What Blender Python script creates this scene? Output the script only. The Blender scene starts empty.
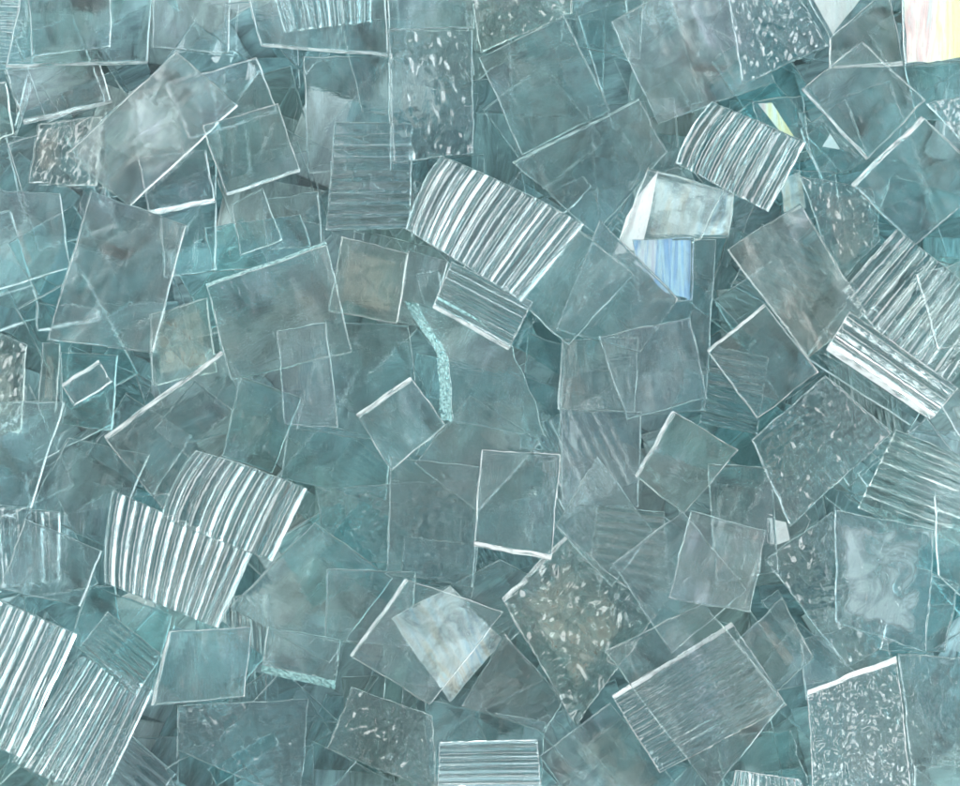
import bpy, math, random
import numpy as np

# ------------------------------------------------------------------ scale and frame
S = 0.00018            # metres per unit of the plan (a tile is about 2 cm across)
W, H = 960, 786
CAMZ = 4600.0          # camera height, plan units
ZREF = 70.0            # height at which the plan is true to size
rng = random.Random(11)
nr = np.random.default_rng(5)
scn = bpy.context.scene
col = scn.collection

def world_xy(px, py, z):
    k = (CAMZ - z) / (CAMZ - ZREF)
    return (px - W / 2) * k, -(py - H / 2) * k

# ------------------------------------------------------------------ materials
def nt(name):
    m = bpy.data.materials.new(name); m.use_nodes = True
    n = m.node_tree; n.nodes.clear()
    out = n.nodes.new('ShaderNodeOutputMaterial')
    return m, n, out

def N(n, t, **kw):
    x = n.nodes.new(t)
    for k, v in kw.items():
        if k in x.inputs: x.inputs[k].default_value = v
        else: setattr(x, k, v)
    return x

def coords(n, sx, sy, sz):
    """object coordinates in plan units, shifted per object, stretched"""
    tc = n.nodes.new('ShaderNodeTexCoord'); oi = n.nodes.new('ShaderNodeObjectInfo')
    mp = n.nodes.new('ShaderNodeMapping')
    mp.inputs['Scale'].default_value = (sx / S, sy / S, sz / S)
    n.links.new(tc.outputs['Object'], mp.inputs['Vector'])
    mu = N(n, 'ShaderNodeMath', operation='MULTIPLY'); mu.inputs[1].default_value = 57.0
    n.links.new(oi.outputs['Random'], mu.inputs[0])
    ad = N(n, 'ShaderNodeVectorMath', operation='ADD')
    n.links.new(mp.outputs[0], ad.inputs[0]); n.links.new(mu.outputs[0], ad.inputs[1])
    return ad.outputs[0]

def ramp(n, src, stops):
    r = n.nodes.new('ShaderNodeValToRGB')
    while len(r.color_ramp.elements) < len(stops): r.color_ramp.elements.new(0.5)
    for e, (p, c) in zip(r.color_ramp.elements, stops):
        e.position = p; e.color = (*c, 1) if len(c) == 3 else (c[0],) * 3 + (1,)
    n.links.new(src, r.inputs[0]); return r.outputs[0]

def glass_mat(name, tint, rough=0.05, bump=0.3, kind='smooth', dust=0.06, dustcol=(.62, .72, .72)):
    m, n, out = nt(name)
    g = n.nodes.new('ShaderNodeBsdfPrincipled')
    g.inputs['Transmission Weight'].default_value = 1
    g.inputs['IOR'].default_value = 1.5
    g.inputs['Roughness'].default_value = rough
    # per-tile variation of the tint
    oi = n.nodes.new('ShaderNodeObjectInfo')
    hsv = n.nodes.new('ShaderNodeHueSaturation'); hsv.inputs['Color'].default_value = (*tint, 1)
    mr = N(n, 'ShaderNodeMapRange'); mr.inputs[3].default_value = 0.5; mr.inputs[4].default_value = 1.5
    n.links.new(oi.outputs['Random'], mr.inputs[0]); n.links.new(mr.outputs[0], hsv.inputs['Saturation'])
    n.links.new(hsv.outputs[0], g.inputs['Base Color'])
    if kind == 'plain':                            # few textures: these are seen only through other tiles
        v = coords(n, .014, .03, .03)
        a = N(n, 'ShaderNodeTexNoise', Scale=1.0, Detail=2.0); n.links.new(v, a.inputs['Vector'])
        b = N(n, 'ShaderNodeBump', Strength=bump, Distance=2.4 * S)
        n.links.new(a.outputs['Fac'], b.inputs['Height']); n.links.new(b.outputs[0], g.inputs['Normal'])
        d = n.nodes.new('ShaderNodeBsdfDiffuse'); d.inputs['Color'].default_value = (*dustcol, 1)
        mix = n.nodes.new('ShaderNodeMixShader'); mix.inputs[0].default_value = dust
        n.links.new(g.outputs[0], mix.inputs[1]); n.links.new(d.outputs[0], mix.inputs[2])
        n.links.new(mix.outputs[0], out.inputs['Surface'])
        return m
    # surface relief
    if kind == 'smooth':
        v = coords(n, .022, .08, .05)
        a = N(n, 'ShaderNodeTexNoise', Scale=1.0, Detail=4.0, Roughness=.6, Distortion=.6)
        n.links.new(v, a.inputs['Vector'])
        dist = 2.4
    elif kind == 'hammered':
        v = coords(n, .10, .065, .08)
        a = N(n, 'ShaderNodeTexNoise', Scale=1.0, Detail=3.0, Roughness=.55, Distortion=1.6)
        n.links.new(v, a.inputs['Vector'])
        dist = 5.0
    else:
        v = coords(n, *((.04, .16, .03) if kind == 'rib' else (.16, .04, .03)))
        a = N(n, 'ShaderNodeTexNoise', Scale=1.0, Detail=2.0, Roughness=.5)
        n.links.new(v, a.inputs['Vector'])
        dist = 1.6
    b = N(n, 'ShaderNodeBump', Strength=bump, Distance=dist * S)
    n.links.new(a.outputs['Fac'], b.inputs['Height'])
    # fine scratches and grain
    v2 = coords(n, .5, .09, .2)
    a2 = N(n, 'ShaderNodeTexNoise', Scale=1.0, Detail=2.0, Roughness=.7)
    n.links.new(v2, a2.inputs['Vector'])
    b2 = N(n, 'ShaderNodeBump', Strength=.14 if kind in ('smooth', 'hammered') else .03, Distance=.6 * S)
    n.links.new(a2.outputs['Fac'], b2.inputs['Height']); n.links.new(b.outputs[0], b2.inputs['Normal'])
    n.links.new(b2.outputs[0], g.inputs['Normal'])
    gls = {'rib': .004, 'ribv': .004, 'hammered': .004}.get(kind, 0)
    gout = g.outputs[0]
    if gls:                                        # glossy layer added to brighten the highlights; the glass has no such coat
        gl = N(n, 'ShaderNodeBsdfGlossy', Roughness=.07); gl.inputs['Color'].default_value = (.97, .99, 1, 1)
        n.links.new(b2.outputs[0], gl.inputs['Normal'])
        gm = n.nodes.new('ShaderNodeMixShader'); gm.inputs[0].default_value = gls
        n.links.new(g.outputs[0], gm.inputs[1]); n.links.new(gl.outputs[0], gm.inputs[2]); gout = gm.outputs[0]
    # dusty film and wiped smears
    d = n.nodes.new('ShaderNodeBsdfDiffuse'); d.inputs['Color'].default_value = (*dustcol, 1)
    n.links.new(b.outputs[0], d.inputs['Normal'])
    v3 = coords(n, .05, .014, .03)
    a3 = N(n, 'ShaderNodeTexNoise', Scale=1.0, Detail=5.0, Roughness=.74, Distortion=.9)
    n.links.new(v3, a3.inputs['Vector'])
    f = ramp(n, a3.outputs['Fac'], [(.38, (dust * .1,)), (.55, (dust,)), (.64, (min(dust * 3.0, 1),)), (.74, (min(dust * 5.0, 1),))])
    # specks
    v4 = coords(n, .07, .07, .07)
    vo = N(n, 'ShaderNodeTexVoronoi', Scale=1.0); n.links.new(v4, vo.inputs['Vector'])
    sp = ramp(n, vo.outputs['Distance'], [(.0, (.55,)), (.045, (.35,)), (.075, (0,))])
    v5 = coords(n, .02, .02, .02)
    a5 = N(n, 'ShaderNodeTexNoise', Scale=1.0, Detail=1.0); n.links.new(v5, a5.inputs['Vector'])
    sm = ramp(n, a5.outputs['Fac'], [(.58, (0,)), (.66, (1,))])
    n.links.new(ramp(n, a5.outputs['Fac'], [(.34, (.64, .62, .58)), (.46, dustcol), (.56, dustcol), (.68, (.58, .64, .74))]), d.inputs['Color'])
    scr = ramp(n, a2.outputs['Fac'], [(.60, (0,)), (.70, (.16,))])
    ms_ = N(n, 'ShaderNodeMath', operation='MAXIMUM'); n.links.new(f, ms_.inputs[0]); n.links.new(scr, ms_.inputs[1]); f = ms_.outputs[0]
    mm = N(n, 'ShaderNodeMath', operation='MULTIPLY'); n.links.new(sp, mm.inputs[0]); n.links.new(sm, mm.inputs[1])
    mx = N(n, 'ShaderNodeMath', operation='MAXIMUM'); n.links.new(f, mx.inputs[0]); n.links.new(mm.outputs[0], mx.inputs[1])
    mix = n.nodes.new('ShaderNodeMixShader')
    n.links.new(mx.outputs[0], mix.inputs[0]); n.links.new(gout, mix.inputs[1]); n.links.new(d.outputs[0], mix.inputs[2])
    n.links.new(mix.outputs[0], out.inputs['Surface'])
    return m

def edge_mat(name, tint, pale, frost, sc=.045):
    """cut side of a tile: clear green glass, partly frosted by the cut"""
    m, n, out = nt(name)
    g = n.nodes.new('ShaderNodeBsdfPrincipled')
    g.inputs['Transmission Weight'].default_value = 1; g.inputs['IOR'].default_value = 1.5
    g.inputs['Roughness'].default_value = .12; g.inputs['Base Color'].default_value = (*tint, 1)
    d = N(n, 'ShaderNodeBsdfDiffuse'); d.inputs['Color'].default_value = (*pale, 1)
    t = N(n, 'ShaderNodeBsdfTranslucent'); t.inputs['Color'].default_value = (*pale, 1)
    ms = n.nodes.new('ShaderNodeMixShader'); ms.inputs[0].default_value = .45
    n.links.new(d.outputs[0], ms.inputs[1]); n.links.new(t.outputs[0], ms.inputs[2])
    v = coords(n, sc, sc, .25)
    a = N(n, 'ShaderNodeTexNoise', Scale=1.0, Detail=6.0, Roughness=.7); n.links.new(v, a.inputs['Vector'])
    f = ramp(n, a.outputs['Fac'], [(.38, (frost * .15,)), (.50, (frost,)), (.62, (min(1, frost * 1.9),))])
    b = N(n, 'ShaderNodeBump', Strength=.5, Distance=1.5 * S); n.links.new(a.outputs['Fac'], b.inputs['Height'])
    n.links.new(b.outputs[0], g.inputs['Normal'])
    mix = n.nodes.new('ShaderNodeMixShader')
    n.links.new(f, mix.inputs[0]); n.links.new(g.outputs[0], mix.inputs[1]); n.links.new(ms.outputs[0], mix.inputs[2])
    n.links.new(mix.outputs[0], out.inputs['Surface'])
    return m

TEAL = (.84, .935, .947); GREY = (.895, .94, .957); OLIVE = (.89, .93, .905); DEEP = (.70, .895, .91); PALE = (.935, .97, .975)
TINTS = dict(teal=TEAL, grey=GREY, olive=OLIVE, deep=DEEP, pale=PALE)
MATS = {}
def backed_mat():
    """opaque-backed glass of the lowest layer: each tile its own shade, streaked"""
    m, n, out = nt('backed_glass')
    oi = n.nodes.new('ShaderNodeAttribute'); oi.attribute_name = 'shade'
    c = ramp(n, oi.outputs['Fac'], [(0, (.13, .25, .27)), (.25, (.17, .32, .34)), (.45, (.28, .40, .42)), (.6, (.20, .36, .38)), (.75, (.36, .43, .42)), (.88, (.46, .55, .57)), (1, (.15, .30, .33))])
    at = n.nodes.new('ShaderNodeAttribute'); at.attribute_name = 'place'
    mp = n.nodes.new('ShaderNodeMapping'); mp.inputs['Scale'].default_value = (.06, .012, .03); n.links.new(at.outputs['Vector'], mp.inputs['Vector']); v = mp.outputs[0]
    a = N(n, 'ShaderNodeTexNoise', Scale=1.0, Detail=5.0, Roughness=.7, Distortion=1.2); n.links.new(v, a.inputs['Vector'])
    f = ramp(n, a.outputs['Fac'], [(.35, (.6,)), (.5, (1.0,)), (.7, (1.6,))])
    mx = n.nodes.new('ShaderNodeMix'); mx.data_type = 'RGBA'; mx.blend_type = 'MULTIPLY'; mx.inputs[0].default_value = 1
    n.links.new(c, mx.inputs[6]); n.links.new(f, mx.inputs[7])
    p = n.nodes.new('ShaderNodeBsdfPrincipled'); p.inputs['Roughness'].default_value = .12; n.links.new(mx.outputs[2], p.inputs['Base Color'])
    b = N(n, 'ShaderNodeBump', Strength=.5, Distance=3 * S); n.links.new(a.outputs['Fac'], b.inputs['Height']); n.links.new(b.outputs[0], p.inputs['Normal'])
    n.links.new(p.outputs[0], out.inputs['Surface'])
    return m
def pane_material(kind, tint):
    if kind == 'backed':
        if kind not in MATS: MATS[kind] = backed_mat()
        return MATS[kind]
    k = (kind, tint)
    if k not in MATS:
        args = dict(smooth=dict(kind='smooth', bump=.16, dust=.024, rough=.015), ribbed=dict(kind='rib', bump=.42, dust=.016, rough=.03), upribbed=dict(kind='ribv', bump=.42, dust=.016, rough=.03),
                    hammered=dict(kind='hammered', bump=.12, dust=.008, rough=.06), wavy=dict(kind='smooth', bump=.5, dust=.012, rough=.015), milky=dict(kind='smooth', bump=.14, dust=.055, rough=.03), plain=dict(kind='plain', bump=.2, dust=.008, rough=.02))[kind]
        MATS[k] = glass_mat('%s_glass_%s' % (kind, tint), TINTS[tint], **args)
    return MATS[k]
EDGES = dict(soft=edge_mat('cut_edge', (.60, .84, .84), (.66, .86, .85), .30),
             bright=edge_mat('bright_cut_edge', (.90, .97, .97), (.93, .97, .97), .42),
             crumb=edge_mat('crumbled_edge', (.45, .80, .80), (.50, .76, .75), .45, .35),
             glare=edge_mat('glaring_cut_edge', (.95, .98, .98), (.96, .98, .98), .9),  # near-white frost painted in place of mirror-like glare on the brightest edges
             dark=edge_mat('dark_cut_edge', (.35, .55, .55), (.30, .42, .42), .30))

def film_mat(name, stops, axis=0, rot=0.3, metal=.35, lo=.5, hi=1.0, sc=1.0, an=1.0):
    m, n, out = nt(name)
    tc = n.nodes.new('ShaderNodeTexCoord'); mp = n.nodes.new('ShaderNodeMapping')
    mp.inputs['Scale'].default_value = (.012 * sc / S, .004 * sc * an / S, .01 / S); mp.inputs['Rotation'].default_value = (0, 0, rot)
    n.links.new(tc.outputs['Object'], mp.inputs['Vector'])
    a = N(n, 'ShaderNodeTexNoise', Scale=1.6, Detail=5.0, Roughness=.55, Distortion=1.2); n.links.new(mp.outputs[0], a.inputs['Vector'])
    c = ramp(n, a.outputs['Fac'], stops)
    p = n.nodes.new('ShaderNodeBsdfPrincipled'); p.inputs['Roughness'].default_value = .35; p.inputs['Metallic'].default_value = metal
    n.links.new(c, p.inputs['Base Color'])
    b = N(n, 'ShaderNodeBump', Strength=.4, Distance=3 * S); n.links.new(a.outputs['Fac'], b.inputs['Height']); n.links.new(b.outputs[0], p.inputs['Normal'])
    v2 = N(n, 'ShaderNodeTexNoise', Scale=1.0, Detail=4.0, Roughness=.6, Distortion=1.0)
    mp2 = n.nodes.new('ShaderNodeMapping'); mp2.inputs['Scale'].default_value = (.03 / S,) * 3; n.links.new(tc.outputs['Object'], mp2.inputs['Vector'])
    n.links.new(mp2.outputs[0], v2.inputs['Vector'])
    at = n.nodes.new('ShaderNodeAttribute'); at.attribute_name = 'cover'     # the coat thins out towards its rim
    s1 = N(n, 'ShaderNodeMath', operation='MULTIPLY_ADD'); s1.inputs[1].default_value = .45; n.links.new(at.outputs['Fac'], s1.inputs[0])
    s0 = N(n, 'ShaderNodeMath', operation='SUBTRACT'); s0.inputs[1].default_value = .45; n.links.new(v2.outputs['Fac'], s0.inputs[0])
    n.links.new(s0.outputs[0], s1.inputs[2])
    s2 = N(n, 'ShaderNodeMath', operation='MULTIPLY'); s2.inputs[1].default_value = 3.0; s2.use_clamp = True; n.links.new(at.outputs['Fac'], s2.inputs[0])
    s3 = N(n, 'ShaderNodeMath', operation='MULTIPLY'); n.links.new(s2.outputs[0], s3.inputs[1])
    n.links.new(ramp(n, s1.outputs[0], [(.32, (lo,)), (.56, (hi,))]), s3.inputs[0]); op = s3.outputs[0]
    tr = n.nodes.new('ShaderNodeBsdfTransparent'); mix = n.nodes.new('ShaderNodeMixShader')
    n.links.new(op, mix.inputs[0]); n.links.new(tr.outputs[0], mix.inputs[1]); n.links.new(p.outputs[0], mix.inputs[2])
    n.links.new(mix.outputs[0], out.inputs['Surface'])
    return m
FILMS = dict(
    white=film_mat('white_glare_coat', [(.3, (.50, .85, .88)), (.40, (.88, .97, .97)), (.55, (.97, .98, .97)), (.68, (.80, .90, .93))], rot=.5, metal=.05, lo=.85),  # white in the coat's colour stands in for the lamp it would mirror
    blue=film_mat('blue_lustre', [(.3, (.25, .58, .98)), (.42, (.58, .82, .92)), (.50, (.28, .50, .80)), (.58, (.78, .88, .90)), (.72, (.50, .46, .70))], rot=0, metal=.1, lo=.9, sc=3, an=.25),
    gold=film_mat('gold_lustre', [(.3, (.62, .84, .80)), (.40, (.92, .94, .84)), (.47, (.90, .80, .42)), (.53, (.92, .93, .82)), (.59, (.88, .60, .58)), (.68, (.60, .80, .78))], rot=-.08, metal=.05, lo=.9, sc=1.6, an=.3),
    pearl=film_mat('pearl_lustre', [(.3, (.30, .62, .85)), (.40, (.78, .92, .95)), (.5, (.95, .97, .94)), (.58, (.88, .80, .68)), (.64, (.70, .90, .95))], rot=.7, metal=.05, lo=.12, hi=.92, sc=3.2, an=.35),
    bronze=film_mat('bronze_lustre', [(.3, (.20, .28, .27)), (.42, (.58, .57, .49)), (.50, (.58, .46, .38)), (.58, (.30, .34, .33)), (.64, (.85, .82, .74))], rot=.6, lo=0, hi=.30, metal=.1, sc=2.2),
    swirl=film_mat('swirled_lustre', [(.3, (.30, .38, .37)), (.42, (.66, .68, .62)), (.50, (.60, .52, .45)), (.56, (.36, .40, .38)), (.64, (.90, .89, .84))], rot=.9, metal=.1, lo=0, hi=.42, sc=2.6),
    mist=film_mat('milky_lustre', [(.3, (.36, .48, .48)), (.5, (.52, .60, .60)), (.7, (.64, .69, .70))], rot=.2, metal=.1, lo=.05, hi=.75))

# ------------------------------------------------------------------ tile geometry
def side_curve(a, b, bulge, seed, rough):
    """points of one side: straight, bulged outward, a little uneven"""
    r = random.Random(seed)
    ph = [(r.uniform(0, 6.28), r.uniform(.5, 1)) for _ in range(5)]
    d = np.array(b) - np.array(a); L = float(np.hypot(*d)) + 1e-6
    nrm = np.array([d[1], -d[0]]) / L
    def f(t):
        w = bulge * 4 * t * (1 - t)
        w += rough * sum(q * math.sin(p + (k + 1) * 3.3 * t * (1 + L / 90)) / (k + 1) for k, (p, q) in enumerate(ph)) * min(1, 6 * t, 6 * (1 - t))
        return np.array(a) + d * t + nrm * w
    return f

def coons(P, bul, seed, rough):
    c0 = side_curve(P[0], P[1], bul[0], seed, rough)             # top    u:0-1
    c1 = side_curve(P[1], P[2], bul[1], seed + 1, rough)         # right  v:0-1
    c2r = side_curve(P[2], P[3], bul[2], seed + 2, rough)        # bottom reversed
    c3r = side_curve(P[3], P[0], bul[3], seed + 3, rough)        # left reversed
    P = [np.array(p, float) for p in P]
    def f(u, v):
        A = (1 - v) * c0(u) + v * c2r(1 - u)
        B = (1 - u) * c3r(1 - v) + u * c1(v)
        C = (1 - u) * (1 - v) * P[0] + u * (1 - v) * P[1] + u * v * P[2] + (1 - u) * v * P[3]
        return A + B - C
    return f

class Wave:
    def __init__(self, seed, scale):
        r = random.Random(seed); self.k = []
        for _ in range(9):
            a = r.uniform(0, 6.28); s = scale * r.uniform(.6, 1.9)
            self.k.append((math.cos(a) * s, math.sin(a) * s, r.uniform(0, 6.28), r.uniform(.4, 1)))
    def __call__(self, x, y):
        return sum(w * math.sin(a * x + b * y + p + 1.3 * math.sin(b * x - a * y + p)) for a, b, p, w in self.k) / 4

def samples(n, eps):
    return [0, eps * .7, eps * 1.5] + [eps * 1.5 + (1 - 3 * eps) * i / n for i in range(1, n)] + [1 - eps * 1.5, 1 - eps * .7, 1]

# height field of the pile so that each new tile settles on those below
G = 4; X0, Y0 = -200, -200
NX, NY = (W + 400) // G, (H + 400) // G
hf = np.zeros((NY, NX))
gx, gy = np.meshgrid(X0 + (np.arange(NX) + .5) * G, Y0 + (np.arange(NY) + .5) * G)

def inside(P, pad):
    P = np.array(P, float); c = P.mean(0)
    P = c + (P - c) * (1 + pad / np.maximum(1, np.hypot(*(P - c).T)))[:, None]
    area = sum(P[i][0] * P[(i + 1) % 4][1] - P[(i + 1) % 4][0] * P[i][1] for i in range(4))
    m = np.ones_like(gx, bool); s = 1 if area > 0 else -1
    for i in range(4):
        a, b = P[i], P[(i + 1) % 4]
        m &= s * ((b[0] - a[0]) * (gy - a[1]) - (b[1] - a[1]) * (gx - a[0])) >= 0
    return m

def settle(P, thick, maxtilt):
    m = inside(P, 5)
    xs, ys, hs = gx[m], gy[m], hf[m]
    if len(xs) == 0: return 0, 0, 3, np.mean(P, 0)
    c = np.mean(P, 0); dx, dy = xs - c[0], ys - c[1]
    best = None
    for k in range(60):
        if k == 0: tx = ty = 0
        else:
            a = nr.uniform(0, 6.283); t = maxtilt * math.sqrt(nr.uniform(0, 1)); tx, ty = t * math.cos(a), t * math.sin(a)
        z = float(np.max(hs - tx * dx - ty * dy))
        if best is None or z < best[0]: best = (z, tx, ty)
    z, tx, ty = best; z += 2.0
    hf[m] = z + tx * dx + ty * dy + thick + 1.0
    return tx, ty, z, c

CAT = 'glass tile'
count = [0]
HEAP = dict(v=[], f=[], m=[], s=[], t=[])
def build_tile(P, kind='smooth', tint='teal', thick=8, label='', group=None, ribs=None, amp=3.2, bulge=(0, 0, 0, 0), edge='soft', slope=None,
               maxtilt=.075, name=None, film=None, filmpoly=None, filmlabel=None, cheap=False, cat='glass tile', rough=.7, seed=None):
    count[0] += 1; seed = seed or count[0] * 31
    P = [tuple(map(float, p)) for p in P]
    area = sum(P[i][0] * P[(i + 1) % 4][1] - P[(i + 1) % 4][0] * P[i][1] for i in range(4))
    if area < 0:                                   # keep every outline turning the same way
        P = [P[0], P[3], P[2], P[1]]
        bulge = (bulge[3], bulge[2], bulge[1], bulge[0])
        if slope: slope = (3 - slope[0], slope[1])
        if ribs: ribs = (dict(u='v', v='u')[ribs[0]], ribs[1])
    top_extra = amp if (ribs or kind in ('hammered', 'wavy')) else 0
    tx, ty, z0, c = settle(P, thick + top_extra + .8, maxtilt)
    z0 += .5
    f = coons(P, bulge, seed, min(rough, .25) if ribs else rough)
    lu = math.dist(P[0], P[1]); lv = math.dist(P[1], P[2])
    nu, nv = (5, 5) if cheap else (8, 8)
    if kind in ('hammered', 'wavy'): nu = nv = (16 if cheap else 58)
    if ribs:
        fine = 6 if cheap else 10
        if ribs[0] == 'u': nv, nu = ribs[1] * fine, (6 if cheap else 20)
        else: nu, nv = ribs[1] * fine, (6 if cheap else 20)
    us, vs = samples(nu, 1.3 / max(lu, 20)), samples(nv, 1.3 / max(lv, 20))
    wv = Wave(seed, {'hammered': .25, 'wavy': .16}.get(kind, .025))
    wob = Wave(seed + 5, .03); wv2 = Wave(seed + 8, .55 if kind == 'hammered' else .33)
    ang = -math.atan2(P[1][1] - P[0][1], P[1][0] - P[0][0])
    ca, sa = math.cos(-ang), math.sin(-ang)
    cz = z0
    ox, oy = world_xy(c[0], c[1], cz)
    verts = []
    def add(p, z):
        x, y = world_xy(p[0], p[1], z); x -= ox; y -= oy
        verts.append(((x * ca - y * sa) * S, (x * sa + y * ca) * S, (z - cz) * S))
    rr = random.Random(seed + 9)
    ribw = [rr.choice((.35, .6, .9, 1.1)) * rr.uniform(.85, 1.1) for _ in range(80)]
    for layer in (0, 1):
        for j, v in enumerate(vs):
            for i, u in enumerate(us):
                if layer == 1 and slope:           # one side ground to a slope that faces up
                    k, w_ = slope[0], slope[1] / (lv if slope[0] in (0, 2) else lu)
                    p = f(*{0: (u, w_ + v * (1 - w_)), 1: (u * (1 - w_), v), 2: (u, v * (1 - w_)), 3: (w_ + u * (1 - w_), v)}[k])
                else:
                    p = f(u, v)
                base = z0 + tx * (p[0] - c[0]) + ty * (p[1] - c[1])
                border = i in (0, len(us) - 1) or j in (0, len(vs) - 1)
                if layer == 0:
                    z = base + .35 * (wob(p[0], p[1]) + 1) * .5 + (.5 if border else 0)
                else:
                    h = .35 * wob(p[0] + 50, p[1])
                    if ribs:
                        t = (v if ribs[0] == 'u' else u); o = (u if ribs[0] == 'u' else v)
                        q = t * ribs[1] + .012 * wob(o * 60 + 7, 3) ; k = int(max(0, q))
                        h += amp * (2 * abs(math.sin(math.pi * q)) ** .75 - 1) * ribw[k % 80] * (1 + .10 * wob(o * 90, k * 9))
                        if bulge[3] or bulge[1]: h -= amp * .8 * (abs(2 * u - 1)) ** 4
                    elif kind in ('hammered', 'wavy'):
                        h += amp * (.42 if kind == 'hammered' else .55) * (wv(p[0], p[1]) + .35 * wv2(p[0], p[1]))
                    h = max(-thick * .5, min(h, top_extra + .5))
                    z = base + thick + h - (.5 if border else 0)
                add(p, z)
    nU, nV = len(us), len(vs)
    faces, mi = [], []
    off = nU * nV
    for j in range(nV - 1):
        for i in range(nU - 1):
            a = j * nU + i
            faces.append((a, a + 1, a + 1 + nU, a + nU)); mi.append(0)          # underside
            faces.append((off + a, off + a + nU, off + a + 1 + nU, off + a + 1)); mi.append(0)
    ring = [i for i in range(nU)] + [j * nU + nU - 1 for j in range(1, nV)] + [(nV - 1) * nU + i for i in range(nU - 2, -1, -1)] + [j * nU for j in range(nV - 2, 0, -1)]
    # a broken middle line round the cut side
    mid0 = len(verts); cc = [sum(v[k] for v in verts[:off]) / off for k in (0, 1)]
    for q in ring:
        a, b = verts[q], verts[off + q]; t = rr.uniform(.35, .65)
        p = [a[k] * (1 - t) + b[k] * t for k in range(3)]
        d = math.hypot(p[0] - cc[0], p[1] - cc[1]) + 1e-9; o = rr.uniform(.1, .9) * S
        verts.append((p[0] + (p[0] - cc[0]) / d * o, p[1] + (p[1] - cc[1]) / d * o, p[2]))
    n = len(ring)
    for i in range(n):
        a, b = ring[i], ring[(i + 1) % n]; ma, mb = mid0 + i, mid0 + (i + 1) % n
        faces.append((b, a, ma, mb)); mi.append(1)
        faces.append((mb, ma, off + a, off + b)); mi.append(1)
    if kind == 'backed':                           # the uncounted deep layer is gathered into one heap
        b0 = len(HEAP['v']); sh = rr.random(); of = rr.uniform(0, 50)
        for v_ in verts:
            HEAP['v'].append((ox * S + v_[0] * ca + v_[1] * sa, oy * S - v_[0] * sa + v_[1] * ca, cz * S + v_[2]))
            HEAP['t'] += [v_[0] / S + of * 9, v_[1] / S + of * 17, v_[2] / S]; HEAP['s'].append(sh)
        HEAP['f'] += [tuple(i + b0 for i in q) for q in faces]; HEAP['m'] += mi
        return None
    allv = list(verts); efaces = None
    if edge != 'soft' and not cheap:               # a thick shining (or dark) cut edge is a part of its own
        efaces = [q for q, k in zip(faces, mi) if k]; faces = [q for q, k in zip(faces, mi) if not k]; mi = [0] * len(faces)
    me = bpy.data.meshes.new('tile_mesh'); me.from_pydata(verts[:mid0] if efaces else verts, [], faces)
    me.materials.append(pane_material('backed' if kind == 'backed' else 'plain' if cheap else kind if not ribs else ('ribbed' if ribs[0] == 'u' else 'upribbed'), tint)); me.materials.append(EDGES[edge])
    me.polygons.foreach_set('material_index', mi)
    me.polygons.foreach_set('use_smooth', [x == 0 for x in mi])
    me.update()
    if name is None:
        name = 'ribbed_glass_tile' if ribs else {'smooth': 'glass_tile', 'milky': 'glass_tile', 'backed': 'glass_tile', 'hammered': 'hammered_glass_tile', 'wavy': 'wavy_glass_tile'}[kind]
        if film: name = 'iridescent_glass_tile'
    o = bpy.data.objects.new(name, me); col.objects.link(o)
    o.location = (ox * S, oy * S, cz * S); o.rotation_euler = (0, 0, ang)
    o['label'] = label; o['category'] = cat
    if group: o['group'] = group
    if efaces:
        used = sorted({i for q in efaces for i in q}); ix = {q: k for k, q in enumerate(used)}
        eme = bpy.data.meshes.new('edge_mesh'); eme.from_pydata([allv[i] for i in used], [], [tuple(ix[i] for i in q) for q in efaces])
        eme.materials.append(EDGES[edge]); eme.update()
        eo = bpy.data.objects.new('cut_edge', eme); col.objects.link(eo); eo.parent = o
        eo['label'] = 'bright cut edge' if edge in ('bright', 'glare') else 'dark cut edge'
        loose = len(verts)
    if film:                                       # a thin lustre coat just under the glass, a part of the tile
        Q = filmpoly or P
        fm, cen = [], np.mean(Q, 0)
        pts = []
        for i in range(len(Q)):
            a, b = np.array(Q[i]), np.array(Q[(i + 1) % len(Q)])
            for s in range(8):
                t = s / 8; q = a + (b - a) * t; q = q + (q - cen) * rr.uniform(-.015, .015)
                pts.append(q)
        verts = []; k = len(pts); cover = []
        hard = film in ('blue', 'gold', 'white', 'pearl')
        for w_, cv in ((1, 1.0 if hard else 0.0), (.88, 1.0 if hard else .35), (.68, 1.0), (.3, 1.0)):
            for q in pts:
                q = cen + (q - cen) * w_
                add(q, z0 + tx * (q[0] - c[0]) + ty * (q[1] - c[1]) - .3); cover.append(cv)
        ff = [(r_ * k + i, (r_ + 1) * k + i, (r_ + 1) * k + (i + 1) % k, r_ * k + (i + 1) % k) for r_ in range(3) for i in range(k)] + [tuple(range(3 * k, 4 * k))]
        fme = bpy.data.meshes.new('coat_mesh'); fme.from_pydata(verts, [], ff); fme.materials.append(FILMS[film]); fme.update()
        fme.attributes.new('cover', 'FLOAT', 'POINT').data.foreach_set('value', cover)
        fo = bpy.data.objects.new('iridescent_coating', fme); col.objects.link(fo); fo.parent = o
        if filmlabel: fo['label'] = filmlabel
    return o

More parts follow.
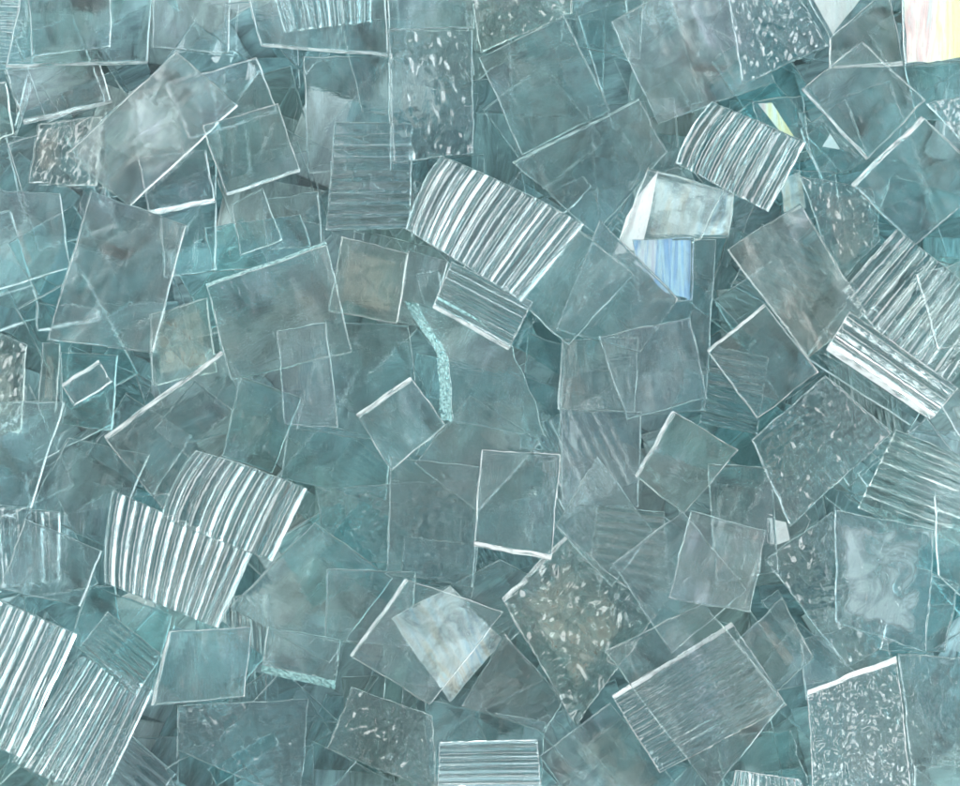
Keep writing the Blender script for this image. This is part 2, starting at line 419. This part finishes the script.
# ------------------------------------------------------------------ the tray surface under the pile
def tray():
    m, n, out = nt('tray_surface')
    tc = n.nodes.new('ShaderNodeTexCoord'); mp = n.nodes.new('ShaderNodeMapping'); mp.inputs['Scale'].default_value = (.02 / S,) * 3
    n.links.new(tc.outputs['Object'], mp.inputs['Vector'])
    a = N(n, 'ShaderNodeTexNoise', Scale=1.0, Detail=6.0, Roughness=.6, Distortion=.4); n.links.new(mp.outputs[0], a.inputs['Vector'])
    c = ramp(n, a.outputs['Fac'], [(.3, (.18, .32, .34)), (.45, (.22, .36, .38)), (.58, (.2, .28, .28)), (.7, (.40, .45, .45))])
    p = n.nodes.new('ShaderNodeBsdfPrincipled'); p.inputs['Roughness'].default_value = .7; n.links.new(c, p.inputs['Base Color'])
    n.links.new(p.outputs[0], out.inputs['Surface'])
    r = 6000 * S
    me = bpy.data.meshes.new('surface'); me.from_pydata([(-r, -r, 0), (r, -r, 0), (r, r, 0), (-r, r, 0)], [], [(0, 1, 2, 3)]); me.materials.append(m)
    o = bpy.data.objects.new('table_surface', me); col.objects.link(o); o['kind'] = 'structure'
tray()

# ------------------------------------------------------------------ bottom of the pile: loose clear tiles seen only through the others
def filler(step, jitter, seed, tints, m=0, **kw):
    r = random.Random(seed)
    y = -50 - m
    while y < H + 70 + m:
        x = -60 - m + r.uniform(0, step * .5)
        while x < W + 80 + m:
            cx, cy = x + r.uniform(-jitter, jitter), y + r.uniform(-jitter, jitter)
            w, h, a = r.uniform(76, 124) / 2, r.uniform(62, 98) / 2, r.uniform(0, 1.57)
            P = [(cx + sx * w * math.cos(a) - sy * h * math.sin(a), cy + sx * w * math.sin(a) + sy * h * math.cos(a)) for sx, sy in ((-1, -1), (1, -1), (1, 1), (-1, 1))]
            k = r.random()
            args = dict(kw); args['cheap'] = True
            if kw.get('kind'): pass
            elif k < .12: args.update(kind='wavy', amp=3)
            elif k < .20: args.update(ribs=('u', r.randint(7, 11)), amp=2.4)
            build_tile(P, tint=r.choice(tints), label='loose glass tile low in the pile, seen only through the tiles over it',
                       group='glass tiles at the bottom of the pile', seed=seed * 1000 + count[0] * 7, **args)
            x += step
        y += step * .86
filler(70, 22, 21, ['teal'], m=30, kind='backed', maxtilt=.12)
hm = bpy.data.meshes.new('heap'); hm.from_pydata(HEAP['v'], [], HEAP['f'])
hm.materials.append(pane_material('backed', 'teal')); hm.materials.append(EDGES['soft'])
hm.polygons.foreach_set('material_index', HEAP['m']); hm.polygons.foreach_set('use_smooth', [x == 0 for x in HEAP['m']])
hm.attributes.new('shade', 'FLOAT', 'POINT').data.foreach_set('value', HEAP['s'])
hm.attributes.new('place', 'FLOAT_VECTOR', 'POINT').data.foreach_set('vector', HEAP['t']); hm.update()
ho = bpy.data.objects.new('glass_heap', hm); col.objects.link(ho); ho['kind'] = 'stuff'
ho['label'] = 'deep heap of murky teal glass pieces under all the clear tiles'; ho['category'] = 'glass heap'
filler(100, 22, 3, ['teal', 'teal', 'grey', 'olive'], maxtilt=.09)
filler(118, 34, 8, ['teal', 'deep', 'grey'], maxtilt=.1)

def shards(step, seed):
    r = random.Random(seed); y = 10
    while y < H:
        x = r.uniform(0, step)
        while x < W:
            L, b, a = r.uniform(45, 95) / 2, r.uniform(12, 34) / 2, r.uniform(0, 6.28)
            cx, cy = x, y + r.uniform(-40, 40); tp = r.uniform(.1, .7)
            P = [(cx + u * L * math.cos(a) - v * b * math.sin(a), cy + u * L * math.sin(a) + v * b * math.cos(a)) for u, v in ((-1, -1), (1, -tp), (r.uniform(.8, 1.1), tp), (-1, 1))]
            build_tile(P, tint=r.choice(['teal', 'pale', 'deep']), label='slender splinter of clear glass lying between the tiles', thick=6, rough=1.0,
                       group='glass splinters among the tiles', seed=seed * 1000 + count[0] * 7, cheap=True, name='glass_shard', cat='glass shard')
            x += step * r.uniform(.7, 1.3)
        y += step
shards(150, 4)

# ------------------------------------------------------------------ the tiles one can tell apart; T(level, outline, label, ...)
TILES = []
def T(level, P, label, **kw): TILES.append((level, len(TILES), P, label, kw))
# --- top left
T(2, [(28,-45),(156,-48),(147,64),(6,68)], 'large clear tile at the top left with a long pale double bottom edge', slope=(2,3.5), edge='bright')
T(3, [(24,-50),(112,-52),(110,47),(32,57)], 'smaller clear tile overlapping inside the large top-left tile', tint='grey')
T(1, [(6,70),(98,60),(112,104),(24,125)], 'greyish tile lying under the big top-left tile, its striped lower edge showing', tint='grey', slope=(2,4), edge='bright')
T(1, [(-70,96),(6,82),(14,134),(-60,160)], 'thick tile poking in at the left edge with a brownish sliver of side', tint='olive', edge='bright')
T(1, [(38,124),(102,116),(97,186),(28,183)], 'mottled brown seedy tile left of the big pale diamond', kind='hammered', amp=1.6, tint='olive', film='bronze', filmpoly=[(38,132),(60,124),(66,170),(36,176)])
T(5, [(176,52),(238,106),(130,207),(66,154)], 'big pale grey smooth tile set as a diamond, upper left', tint='pale', kind='milky')
T(3, [(129,92),(214,82),(222,160),(140,158)], 'upright milky tile glowing pale through the big grey diamond', tint='pale', film='mist', filmpoly=[(129,92),(185,86),(190,158),(138,160)])
T(4, [(138,158),(206,150),(215,203),(150,216)], 'small clear tile with a bright lower edge under the diamond tip', tint='grey', edge='bright', slope=(2,5))
T(3, [(160,205),(216,200),(216,270),(164,278)], 'small pale green tile just below the tile with the bright lower edge', tint='teal')
T(6, [(203,126),(278,104),(300,172),(227,196)], 'clear tile right of the big grey diamond with short bright top and bottom edges', edge='bright', slope=(2,3))
T(3, [(166,84),(256,58),(278,112),(190,140)], 'greyish tile behind the diamond, bright line along its upper right edge', tint='grey', edge='bright')
T(3, [(155,-40),(232,-42),(229,53),(152,48)], 'upright greyish tile at the top edge above the tip of the diamond', tint='grey')
T(3, [(234,-50),(384,-52),(388,57),(262,47)], 'large clear tile at the top with one long bright lower edge', edge='bright', slope=(2,3.5))
T(2, [(262,-46),(372,-50),(371,22),(285,33)], 'tile with faint upright ribs at the top edge, left of centre', ribs=('v', 9), amp=2)
T(2, [(303,57),(389,57),(391,168),(308,174)], 'upright clear tile just under the long bright edge near the top', tint='teal')
T(1, [(340,18),(362,112),(402,116),(410,20)], 'narrow clear tile seen behind the pebbly upright tile', tint='teal')
T(4, [(388,30),(472,31),(473,153),(394,163)], 'upright clear tile with pebbly seeds and a dark right edge, top centre', kind='hammered', tint='grey', amp=2.4)
T(3, [(335,122),(412,124),(410,228),(326,230)], 'upright tile with faint level ribs left of the big central ribbed tile', ribs=('u', 9), amp=2.2, tint='grey')
T(3, [(384,-60),(478,-60),(474,28),(389,29)], 'clear tile at the top edge directly above the pebbly upright tile', edge='bright')
T(4, [(462,-60),(572,-70),(572,13),(481,53)], 'brownish pebbled tile at the top edge centre', kind='hammered', tint='olive', amp=2.6)
T(4, [(479,58),(565,18),(610,110),(522,155)], 'dark teal smooth square tile right of the pebbly upright tile', tint='teal')
T(3, [(570,-40),(645,-42),(640,60),(560,42)], 'dark tile at the top edge between the teal square and the feathery tile', tint='deep')
T(5, [(512,162),(638,99),(667,152),(595,234)], 'clear tile below the dark teal square, its pale upper edge running upward right', slope=(0,2))
# --- top right
T(4, [(611,22),(728,-40),(775,82),(658,124)], 'large smooth tile with a feathery smear across it, top right of centre', tint='grey', kind='milky')
T(5, [(725,-30),(796,-6),(829,46),(742,84)], 'crusty hammered tile right of the feathery tile', kind='hammered', tint='grey', amp=3.4)
T(4, [(786,-40),(900,-45),(880,0),(830,38)], 'bright silvery tile wedge at the top edge right', tint='pale', film='white', filmpoly=[(796,-30),(885,-30),(832,34)])
T(5, [(830,39),(888,-12),(903,66),(829,69)], 'pale tile at top right with a glaring white lower edge', tint='olive', edge='glare', thick=11, maxtilt=.12, slope=(2,5))
T(6, [(899,-50),(1000,-50),(1000,56),(905,66)], 'brilliant tile with gold and pink lustre in the top right corner', film='gold', filmpoly=[(901,-45),(985,-45),(985,56),(907,63)], tint='pale', edge='dark')
T(6, [(801,90),(862,42),(925,100),(866,160)], 'clear diamond tile under the glaring white edge at top right', tint='teal', slope=(3,3), edge='bright')
T(5, [(851,184),(921,116),(990,180),(915,246)], 'dark green diamond tile at the right edge with a bright upper left side', tint='deep', edge='bright', slope=(0,5))
T(6, [(926,104),(1005,88),(1015,165),(962,142)], 'pebbled tile corner at the right edge below the lustre tile', kind='hammered', tint='grey')
T(2, [(905,68),(1000,60),(1000,130),(915,118)], 'greenish tile at the right edge just under the gold lustre tile', tint='deep')
T(7, [(712,102),(806,142),(768,212),(676,163)], 'boldly ribbed tile with white streaks, upper right', ribs=('v', 7), amp=4.2, thick=11, tint='pale', bulge=(0,0,0,4))
T(4, [(752,102),(802,96),(810,150),(770,160)], 'small tile with a cream shard of lustre above the ribbed tile, upper right', film='gold', filmpoly=[(758,104),(772,103),(794,137),(784,137)])
T(4, [(780,170),(835,172),(840,215),(786,222)], 'small tile with pinkish lustre right of the ribbed upper right tile', film='pearl', filmpoly=[(782,178),(800,172),(806,208),(784,212)])
T(5, [(648,168),(724,190),(700,240),(612,262)], 'tile with a glaring white curved lustre left of the blue one', film='white', filmpoly=[(658,172),(650,215),(642,248),(614,256),(626,218),(640,194)], tint='pale')
T(3, [(652,178),(735,192),(728,238),(650,236)], 'tile with dull blue and cream lustre directly above the blue streaked one', film='pearl', filmpoly=[(654,180),(734,193),(728,236),(652,234)])
T(5, [(633,240),(694,238),(692,300),(640,302)], 'small tile with bright blue streaked lustre, right of centre', tint='pale', film='blue', filmpoly=[(634,241),(691,240),(690,299),(664,292),(636,262)])
T(5, [(842,291),(897,229),(1000,312),(938,402)], 'boldly ribbed tile with glittering streaks at the right edge', ribs=('u', 9), amp=4.2, thick=11, tint='pale')
T(7, [(916,275),(1000,250),(1022,330),(938,350)], 'thin clear tile lying on the glittering ribbed tile at the right edge', tint='pale')
T(4, [(800,176),(872,190),(880,240),(838,284)], 'tile with mottled pinkish brown patches above the glittering ribbed tile', kind='hammered', tint='pale', film='bronze', filmpoly=[(815,180),(872,190),(880,240),(838,284)])
T(6, [(727,250),(800,203),(866,312),(808,358)], 'large smooth olive grey tile right of the blue lustre', tint='olive', kind='milky')
T(5, [(707,350),(764,304),(818,372),(757,418)], 'clear tile under the olive grey one with a short bright upper left edge', edge='glare', slope=(0,3))
T(3, [(713,346),(768,358),(757,434),(700,422)], 'small wavy ribbed tile with level glints under the tile with short bright edge', ribs=('u', 6), amp=3, tint='grey')
T(6, [(850,312),(958,388),(930,420),(826,350)], 'long narrow ribbed tile with one blazing white ridge below the glittering ribbed tile', ribs=('u', 3), amp=6, thick=11, tint='pale', edge='glare', slope=(2,6))
T(5, [(938,402),(1000,370),(1022,430),(972,456)], 'pale tile corner at the right edge below the glittering ribs', tint='pale', film='mist', filmpoly=[(945,406),(990,385),(1000,425),(968,440)])
# --- centre
T(7, [(441,156),(584,225),(522,301),(406,229)], 'largest boldly ribbed tile, upper centre', ribs=('v', 12), amp=4.4, thick=11, tint='pale', bulge=(3,0,0,4))
T(6, [(452,262),(532,302),(508,350),(433,308)], 'small ribbed tile tucked under the lower left of the largest ribbed tile', ribs=('u', 5), amp=4, tint='pale', edge='bright', slope=(2,4))
T(8, [(580,231),(634,274),(568,345),(514,296)], 'dark smooth square tile at the right end of the largest ribbed tile', tint='teal')
T(6, [(600,220),(678,299),(640,352),(556,330)], 'thick tile whose dark edge cuts across the blue lustre', edge='dark', tint='grey', thick=11)
T(4, [(634,239),(716,240),(705,411),(628,416)], 'tall clear tile running down from the blue lustre', tint='grey')
T(5, [(562,340),(638,338),(634,412),(558,409)], 'pale clear square below the dark square at centre', tint='pale', kind='milky')
T(6, [(599,337),(690,318),(707,398),(627,419)], 'leaning clear tile crossing the tall tile right of centre', tint='grey')
T(4, [(561,409),(641,412),(638,507),(562,504)], 'upright tile with a soft white streak beneath the pale centre square', tint='grey', film='mist', filmpoly=[(568,414),(580,418),(578,458),(570,448)])
T(6, [(482,450),(560,455),(551,560),(474,546)], 'upright teal tile at centre with a shining white bottom edge', edge='glare', thick=11, maxtilt=.1, slope=(2,5))
T(5, [(391,457),(482,468),(472,587),(387,573)], 'large clear upright tile left of the shining bottom edge tile', tint='teal')
T(5, [(470,396),(540,442),(478,512),(415,463)], 'clear diamond tile above the centre with a frosty corner', tint='grey')
T(5, [(404,301),(512,345),(545,436),(441,420)], 'turquoise tile with a crumbly broken edge below the largest ribbed tile', tint='deep', bulge=(4,0,0,-12), thick=13, rough=2.6, edge='crumb', slope=(3,13))
T(5, [(356,414),(410,377),(445,425),(392,470)], 'small teal tile left of the frosty diamond with a bright upper edge', edge='bright', slope=(0,4))
T(5, [(342,237),(408,254),(397,323),(329,311)], 'brownish tile left of the largest ribbed tile, bright along its top', tint='olive', film='bronze', filmpoly=[(344,240),(405,256),(396,320),(332,309)], edge='bright')
T(3, [(408,250),(448,262),(432,330),(398,322)], 'slim clear tile between the brownish tile and the small ribbed one', tint='grey')
T(4, [(325,321),(408,326),(425,446),(296,429)], 'large clear tile below the brownish tile, left of centre', tint='teal')
T(5, [(206,284),(326,242),(352,352),(231,380)], 'large deep green tile left of centre with a turquoise top edge', tint='deep', slope=(0,3), edge='crumb')
T(6, [(277,331),(326,323),(338,428),(285,424)], 'narrow clear tile lying on the large deep green tile', tint='grey')
T(5, [(241,377),(301,398),(272,473),(222,456)], 'small clear tile touching the top of the upper left ribbed pair', tint='deep')
T(3, [(528,333),(566,346),(558,452),(520,448)], 'deep blue green strip of tile between centre diamond and pale centre square', tint='deep')
T(3, [(262,200),(318,192),(322,246),(268,250)], 'small teal square under the ribs of the level ribbed tile', tint='teal')
T(3, [(232,205),(262,188),(282,240),(240,256)], 'small teal triangle of tile below the tile with short bright edges', tint='teal')
T(2, [(205,228),(300,215),(318,262),(214,272)], 'flat greenish tile showing just above the deep green tile', tint='deep', edge='bright')
# --- left
T(5, [(91,191),(186,226),(153,352),(47,340)], 'large pale trapezoid tile on the left with a straight left side', tint='pale', kind='milky')
T(4, [(104,436),(221,351),(272,424),(162,508)], 'olive centred diamond tile with a bright upper left side, left of centre', tint='olive', edge='bright', slope=(0,4))
T(3, [(150,315),(207,298),(217,372),(152,386)], 'yellowish tile right of the large trapezoid tile', tint='olive', film='swirl', filmpoly=[(151,316),(206,299),(216,371),(153,385)])
T(3, [(-40,188),(60,194),(70,268),(-40,302)], 'smooth tile at the left edge with two slanting brown streaks', tint='grey', film='bronze', filmpoly=[(12,226),(20,224),(36,268),(28,270)])
T(4, [(-40,318),(27,345),(21,432),(-50,430)], 'crusty hammered brown tile at the left edge', kind='hammered', tint='olive', amp=2.4, film='bronze', filmpoly=[(-20,335),(22,350),(16,425),(-20,425)])
T(3, [(42,343),(60,344),(57,411),(38,409)], 'slender brownish sliver of tile beside the crusty hammered tile', tint='olive', film='bronze', filmpoly=[(46,350),(56,350),(53,405),(43,405)])
T(4, [(62,384),(98,360),(112,382),(74,406)], 'small shard with a gleaming upper edge under the large trapezoid tile', edge='bright', tint='pale', slope=(0,3))
T(3, [(60,352),(118,356),(112,430),(62,424)], 'dark teal tile below the large trapezoid tile', tint='deep')
T(4, [(-30,402),(65,402),(31,508),(-50,500)], 'smooth dark tile at the left edge under the crusty brown tile', tint='teal')
T(3, [(68,438),(150,455),(108,548),(30,508)], 'plain teal tile above the left end of the upright ribbed tile', tint='teal')
T(5, [(25,519),(102,551),(80,606),(0,588)], 'clear tile with a thin bright top line above the bottom left ribbed tile', tint='teal')
T(4, [(-30,505),(60,512),(60,580),(-20,590)], 'tile with faint upright ribs and small glints at the left edge', ribs=('v', 6), amp=2, tint='grey')
T(7, [(196,451),(307,489),(272,561),(162,518)], 'boldly ribbed tile with a rounded left end, upper of the left pair', ribs=('v', 9), amp=4.4, thick=11, tint='pale', bulge=(2,0,0,5))
T(6, [(113,490),(252,553),(218,628),(105,582)], 'ribbed tile with nearly upright ribs, lower of the left pair', ribs=('v', 11), amp=3.6, thick=11, tint='pale', bulge=(0,0,0,3))
T(6, [(-60,575),(77,634),(20,757),(-115,700)], 'strongly ribbed tile cut off by the left edge at bottom left', ribs=('v', 13), amp=4.2, thick=11, tint='pale')
T(5, [(80,655),(153,690),(100,802),(12,762)], 'finely ribbed greenish tile right of the strongly ribbed bottom left tile', ribs=('v', 12), amp=2.2, tint='teal')
T(5, [(108,612),(162,655),(136,696),(79,648)], 'small finely ribbed tile under the lower of the left ribbed pair', ribs=('u', 7), amp=2, tint='teal')
T(4, [(89,584),(172,615),(152,690),(70,642)], 'dark plain tile between the ribbed pair and the small finely ribbed tile', tint='deep')
# --- bottom left and centre
T(6, [(168,632),(251,627),(244,696),(151,705)], 'thick square tile with a raised pale frame of edges, bottom left', tint='teal', edge='bright', thick=13, slope=(3,2.5))
T(5, [(178,706),(308,699),(300,802),(178,750)], 'large tile under the framed square with a blunt left corner and blobs of light', kind='wavy', tint='grey', amp=2.2)
T(6, [(268,627),(340,640),(335,689),(261,672)], 'thick pale green tile lying level with a shining lower side', edge='crumb', thick=15, maxtilt=.12, slope=(2,8))
T(5, [(315,523),(392,578),(330,662),(229,607)], 'clear tile with its peak pointing up right of the ribbed pair', tint='teal')
T(5, [(327,569),(415,572),(411,646),(325,640)], 'dark teal square left of the white lustre tile at the bottom', tint='teal')
T(3, [(316,488),(478,480),(472,562),(328,562)], 'pebbly tile with curly bubbles, left of the shining bottom edge tile', kind='hammered', tint='grey', amp=3)
T(2, [(290,420),(392,440),(385,500),(280,478)], 'plain dark green tile above the curly bubbled tile', tint='teal')
T(6, [(405,579),(503,612),(430,704),(350,655)], 'thick clear tile over the white and blue lustre, bottom centre', tint='pale', thick=13, slope=(3,3), edge='bright')
T(5, [(392,618),(450,586),(503,640),(450,702)], 'tile with creamy white and blue lustre at bottom centre', film='pearl', filmpoly=[(393,618),(450,588),(502,640),(450,700)], tint='pale')
T(5, [(352,687),(432,716),(437,792),(328,748)], 'bubbly tile with a blunt left corner at the bottom, left of centre', kind='hammered', tint='grey', amp=2.2)
T(7, [(440,742),(537,740),(542,806),(437,806)], 'tile with level dark ribs cut off by the bottom edge', ribs=('u', 9), amp=3, tint='grey', edge='bright')
T(5, [(505,633),(562,700),(545,732),(462,706)], 'greyish tile between the white lustre and the brown swirled tile', tint='grey')
T(3, [(425,700),(545,722),(540,790),(430,780)], 'flat tile behind the level dark ribs at the bottom', tint='teal')
T(4, [(405,536),(478,545),(470,612),(400,600)], 'faintly wavy tile under the big upright tile, just above the white lustre', kind='wavy', tint='grey', amp=1.6)
T(5, [(502,598),(566,535),(656,614),(576,725)], 'big brown swirled tile, right of bottom centre', kind='wavy', amp=4, tint='olive', film='swirl', filmpoly=[(510,598),(566,545),(645,614),(578,712)], filmlabel='mottled brown and cream coating', slope=(0,4), edge='bright')
T(7, [(605,651),(704,603),(784,702),(712,792)], 'thin clear tile laid over both the brown swirled and the streaky ribbed tile', tint='pale')
T(6, [(612,695),(731,622),(786,705),(660,772)], 'streaky finely ribbed tile with a brilliant white upper edge, bottom right of centre', ribs=('u', 11), amp=2.4, tint='grey', edge='glare', thick=11, maxtilt=.1, slope=(0,5))
T(5, [(540,756),(610,703),(682,792),(592,832)], 'tile with brown slanting bands at the bottom edge', film='bronze', filmpoly=[(560,745),(612,706),(675,790),(620,810)], tint='teal')
T(6, [(737,641),(782,598),(813,656),(777,692)], 'small dark tile with a tan bar, left of the crusty bottom right tile', film='bronze', filmpoly=[(752,616),(760,611),(800,665),(790,674)], tint='teal', filmlabel='tan bar of coating')
# --- right
T(6, [(752,440),(825,376),(892,432),(790,526)], 'large stippled diamond tile on the right', kind='hammered', tint='grey', amp=2.4)
T(5, [(896,430),(1002,472),(962,546),(858,508)], 'tile with brownish slanting ribs at the right edge', ribs=('u', 7), amp=2.8, tint='olive')
T(3, [(770,470),(810,520),(790,560),(745,520)], 'small tile with a white glint below the stippled diamond', tint='pale', film='white', filmpoly=[(768,518),(786,522),(790,540),(772,546)], edge='bright')  # the glint is painted as a small white coat
T(5, [(835,510),(934,530),(926,652),(836,622)], 'tile with a worn whitish streaky patch on the right', tint='grey', film='mist', filmpoly=[(834,508),(934,528),(926,650),(836,624)], kind='hammered', amp=1.6)
T(4, [(765,560),(832,512),(908,632),(848,667)], 'glittering crumpled tile behind the worn whitish one', kind='hammered', tint='pale', amp=4)
T(5, [(934,497),(1000,482),(1010,640),(938,575)], 'clear tile at the right edge below the brownish ribs', tint='teal')
T(4, [(900,560),(958,585),(945,652),(880,650)], 'narrow clear tile right of the worn whitish patch', tint='grey')
T(6, [(672,411),(738,450),(684,513),(635,475)], 'clear square tile with bright left corner, between centre and stippled diamond', tint='olive', edge='bright', slope=(3,4))
T(6, [(683,512),(746,590),(672,652),(612,563)], 'clear tile with its left corner over wavy ripples, right of centre', tint='grey')
T(7, [(691,511),(766,531),(750,612),(669,598)], 'smooth milky kite shaped tile right of the rippled one', tint='pale', kind='milky')
T(4, [(708,464),(772,468),(778,572),(716,582)], 'upright dark tile left of the stippled diamond', tint='teal')
T(5, [(597,457),(652,530),(612,587),(556,526)], 'dark narrow diamond tile just right of the shining bottom edge tile', tint='teal')
T(3, [(598,506),(664,512),(668,592),(588,576)], 'rippled tile with level waves under the clear tile right of centre', ribs=('u', 7), amp=2.4, tint='olive')
T(7, [(808,690),(896,656),(912,802),(814,802)], 'heavily crusted tile with a brilliant top edge at bottom right', kind='hammered', amp=6, tint='pale', edge='glare', thick=11, slope=(0,6))
T(6, [(898,654),(978,659),(984,766),(912,766)], 'greenish pebbled tile in the bottom right corner beside the crusted one', kind='hammered', amp=2, tint='teal')
T(5, [(914,766),(990,758),(990,830),(914,830)], 'clear tile in the very bottom right corner', tint='teal')
T(4, [(712,738),(790,730),(812,792),(730,800)], 'turquoise chipped tile at the bottom edge left of the crusted tile', tint='deep', edge='crumb', rough=2.2)
T(7, [(736,770),(800,780),(820,830),(724,822)], 'tip of a ribbed tile poking in at the bottom edge right', ribs=('v', 8), amp=3.6, tint='pale', edge='bright')
T(4, [(560,590),(500,650),(440,590),(500,560)], 'clear diamond tile above the white lustre, behind the shining bottom edge', tint='teal')
T(3, [(800,640),(880,618),(896,672),(806,700)], 'plain tile just above the crusted bottom right tile', tint='teal')
T(3, [(845,100),(800,130),(820,180),(870,160)], 'tile with a small bright patch left of the dark green diamond', tint='teal', film='white', filmpoly=[(830,134),(840,150),(822,147)])
for lv, _, P, label, kw in sorted(TILES, key=lambda t: (t[0], t[1])):
    build_tile(P, label=label, **kw)

# ------------------------------------------------------------------ camera
cam = bpy.data.cameras.new('camera'); co = bpy.data.objects.new('camera', cam); col.objects.link(co)
co.location = (0, 0, CAMZ * S); cam.sensor_width = 36; cam.sensor_fit = 'HORIZONTAL'
cam.lens = 36 * (CAMZ - ZREF) / W
cam.clip_start = .01; cam.clip_end = 50
scn.camera = co

# ------------------------------------------------------------------ light: soft surround and two long tubes, as over a copy stand
w = bpy.data.worlds.new('World'); scn.world = w; w.use_nodes = True
n = w.node_tree; bg = n.nodes['Background']
tc = n.nodes.new('ShaderNodeTexCoord'); sep = n.nodes.new('ShaderNodeSeparateXYZ'); n.links.new(tc.outputs['Generated'], sep.inputs[0])
c = ramp(n, sep.outputs['Z'], [(0, (.06, .10, .11)), (.45, (.22, .29, .30)), (.75, (.55, .62, .63)), (.96, (.36, .42, .43)), (1, (.30, .36, .37))])
n.links.new(c, bg.inputs['Color']); bg.inputs['Strength'].default_value = 1.0

def lamp(name, loc, sx, sy, power, colr=(1, 1, 1)):
    l = bpy.data.lights.new(name, 'AREA'); l.shape = 'RECTANGLE'; l.size = sx; l.size_y = sy; l.energy = power; l.color = colr
    o = bpy.data.objects.new(name, l); col.objects.link(o); o.location = loc
    d = -np.array(loc); yaw = math.atan2(d[1], d[0])
    from mathutils import Vector
    o.rotation_euler = Vector(tuple(d)).to_track_quat('-Z', 'Y').to_euler()
    return o
lamp('tube_lamp', (-.36, .20, .46), .70, .24, 5.0, (.95, 1, 1))
lamp('tube_lamp', (.40, .10, .46), .70, .20, 4.0, (1, 1, 1))
lamp('tube_lamp', (.06, -.46, .40), .60, .12, 1.6, (1, .99, .97))

scn.view_settings.view_transform = 'Standard'; scn.view_settings.look = 'None'; scn.view_settings.gamma = 1
scn.view_settings.exposure = 0.17
cy = scn.cycles
cy.max_bounces = 18; cy.transmission_bounces = 18; cy.glossy_bounces = 5; cy.diffuse_bounces = 2; cy.transparent_max_bounces = 8
cy.caustics_reflective = True; cy.caustics_refractive = True; cy.blur_glossy = .3
cy.sample_clamp_indirect = 25; cy.use_denoising = True
cy.use_adaptive_sampling = True; cy.adaptive_threshold = .13; cy.adaptive_min_samples = 16
scn.render.engine = 'CYCLES'
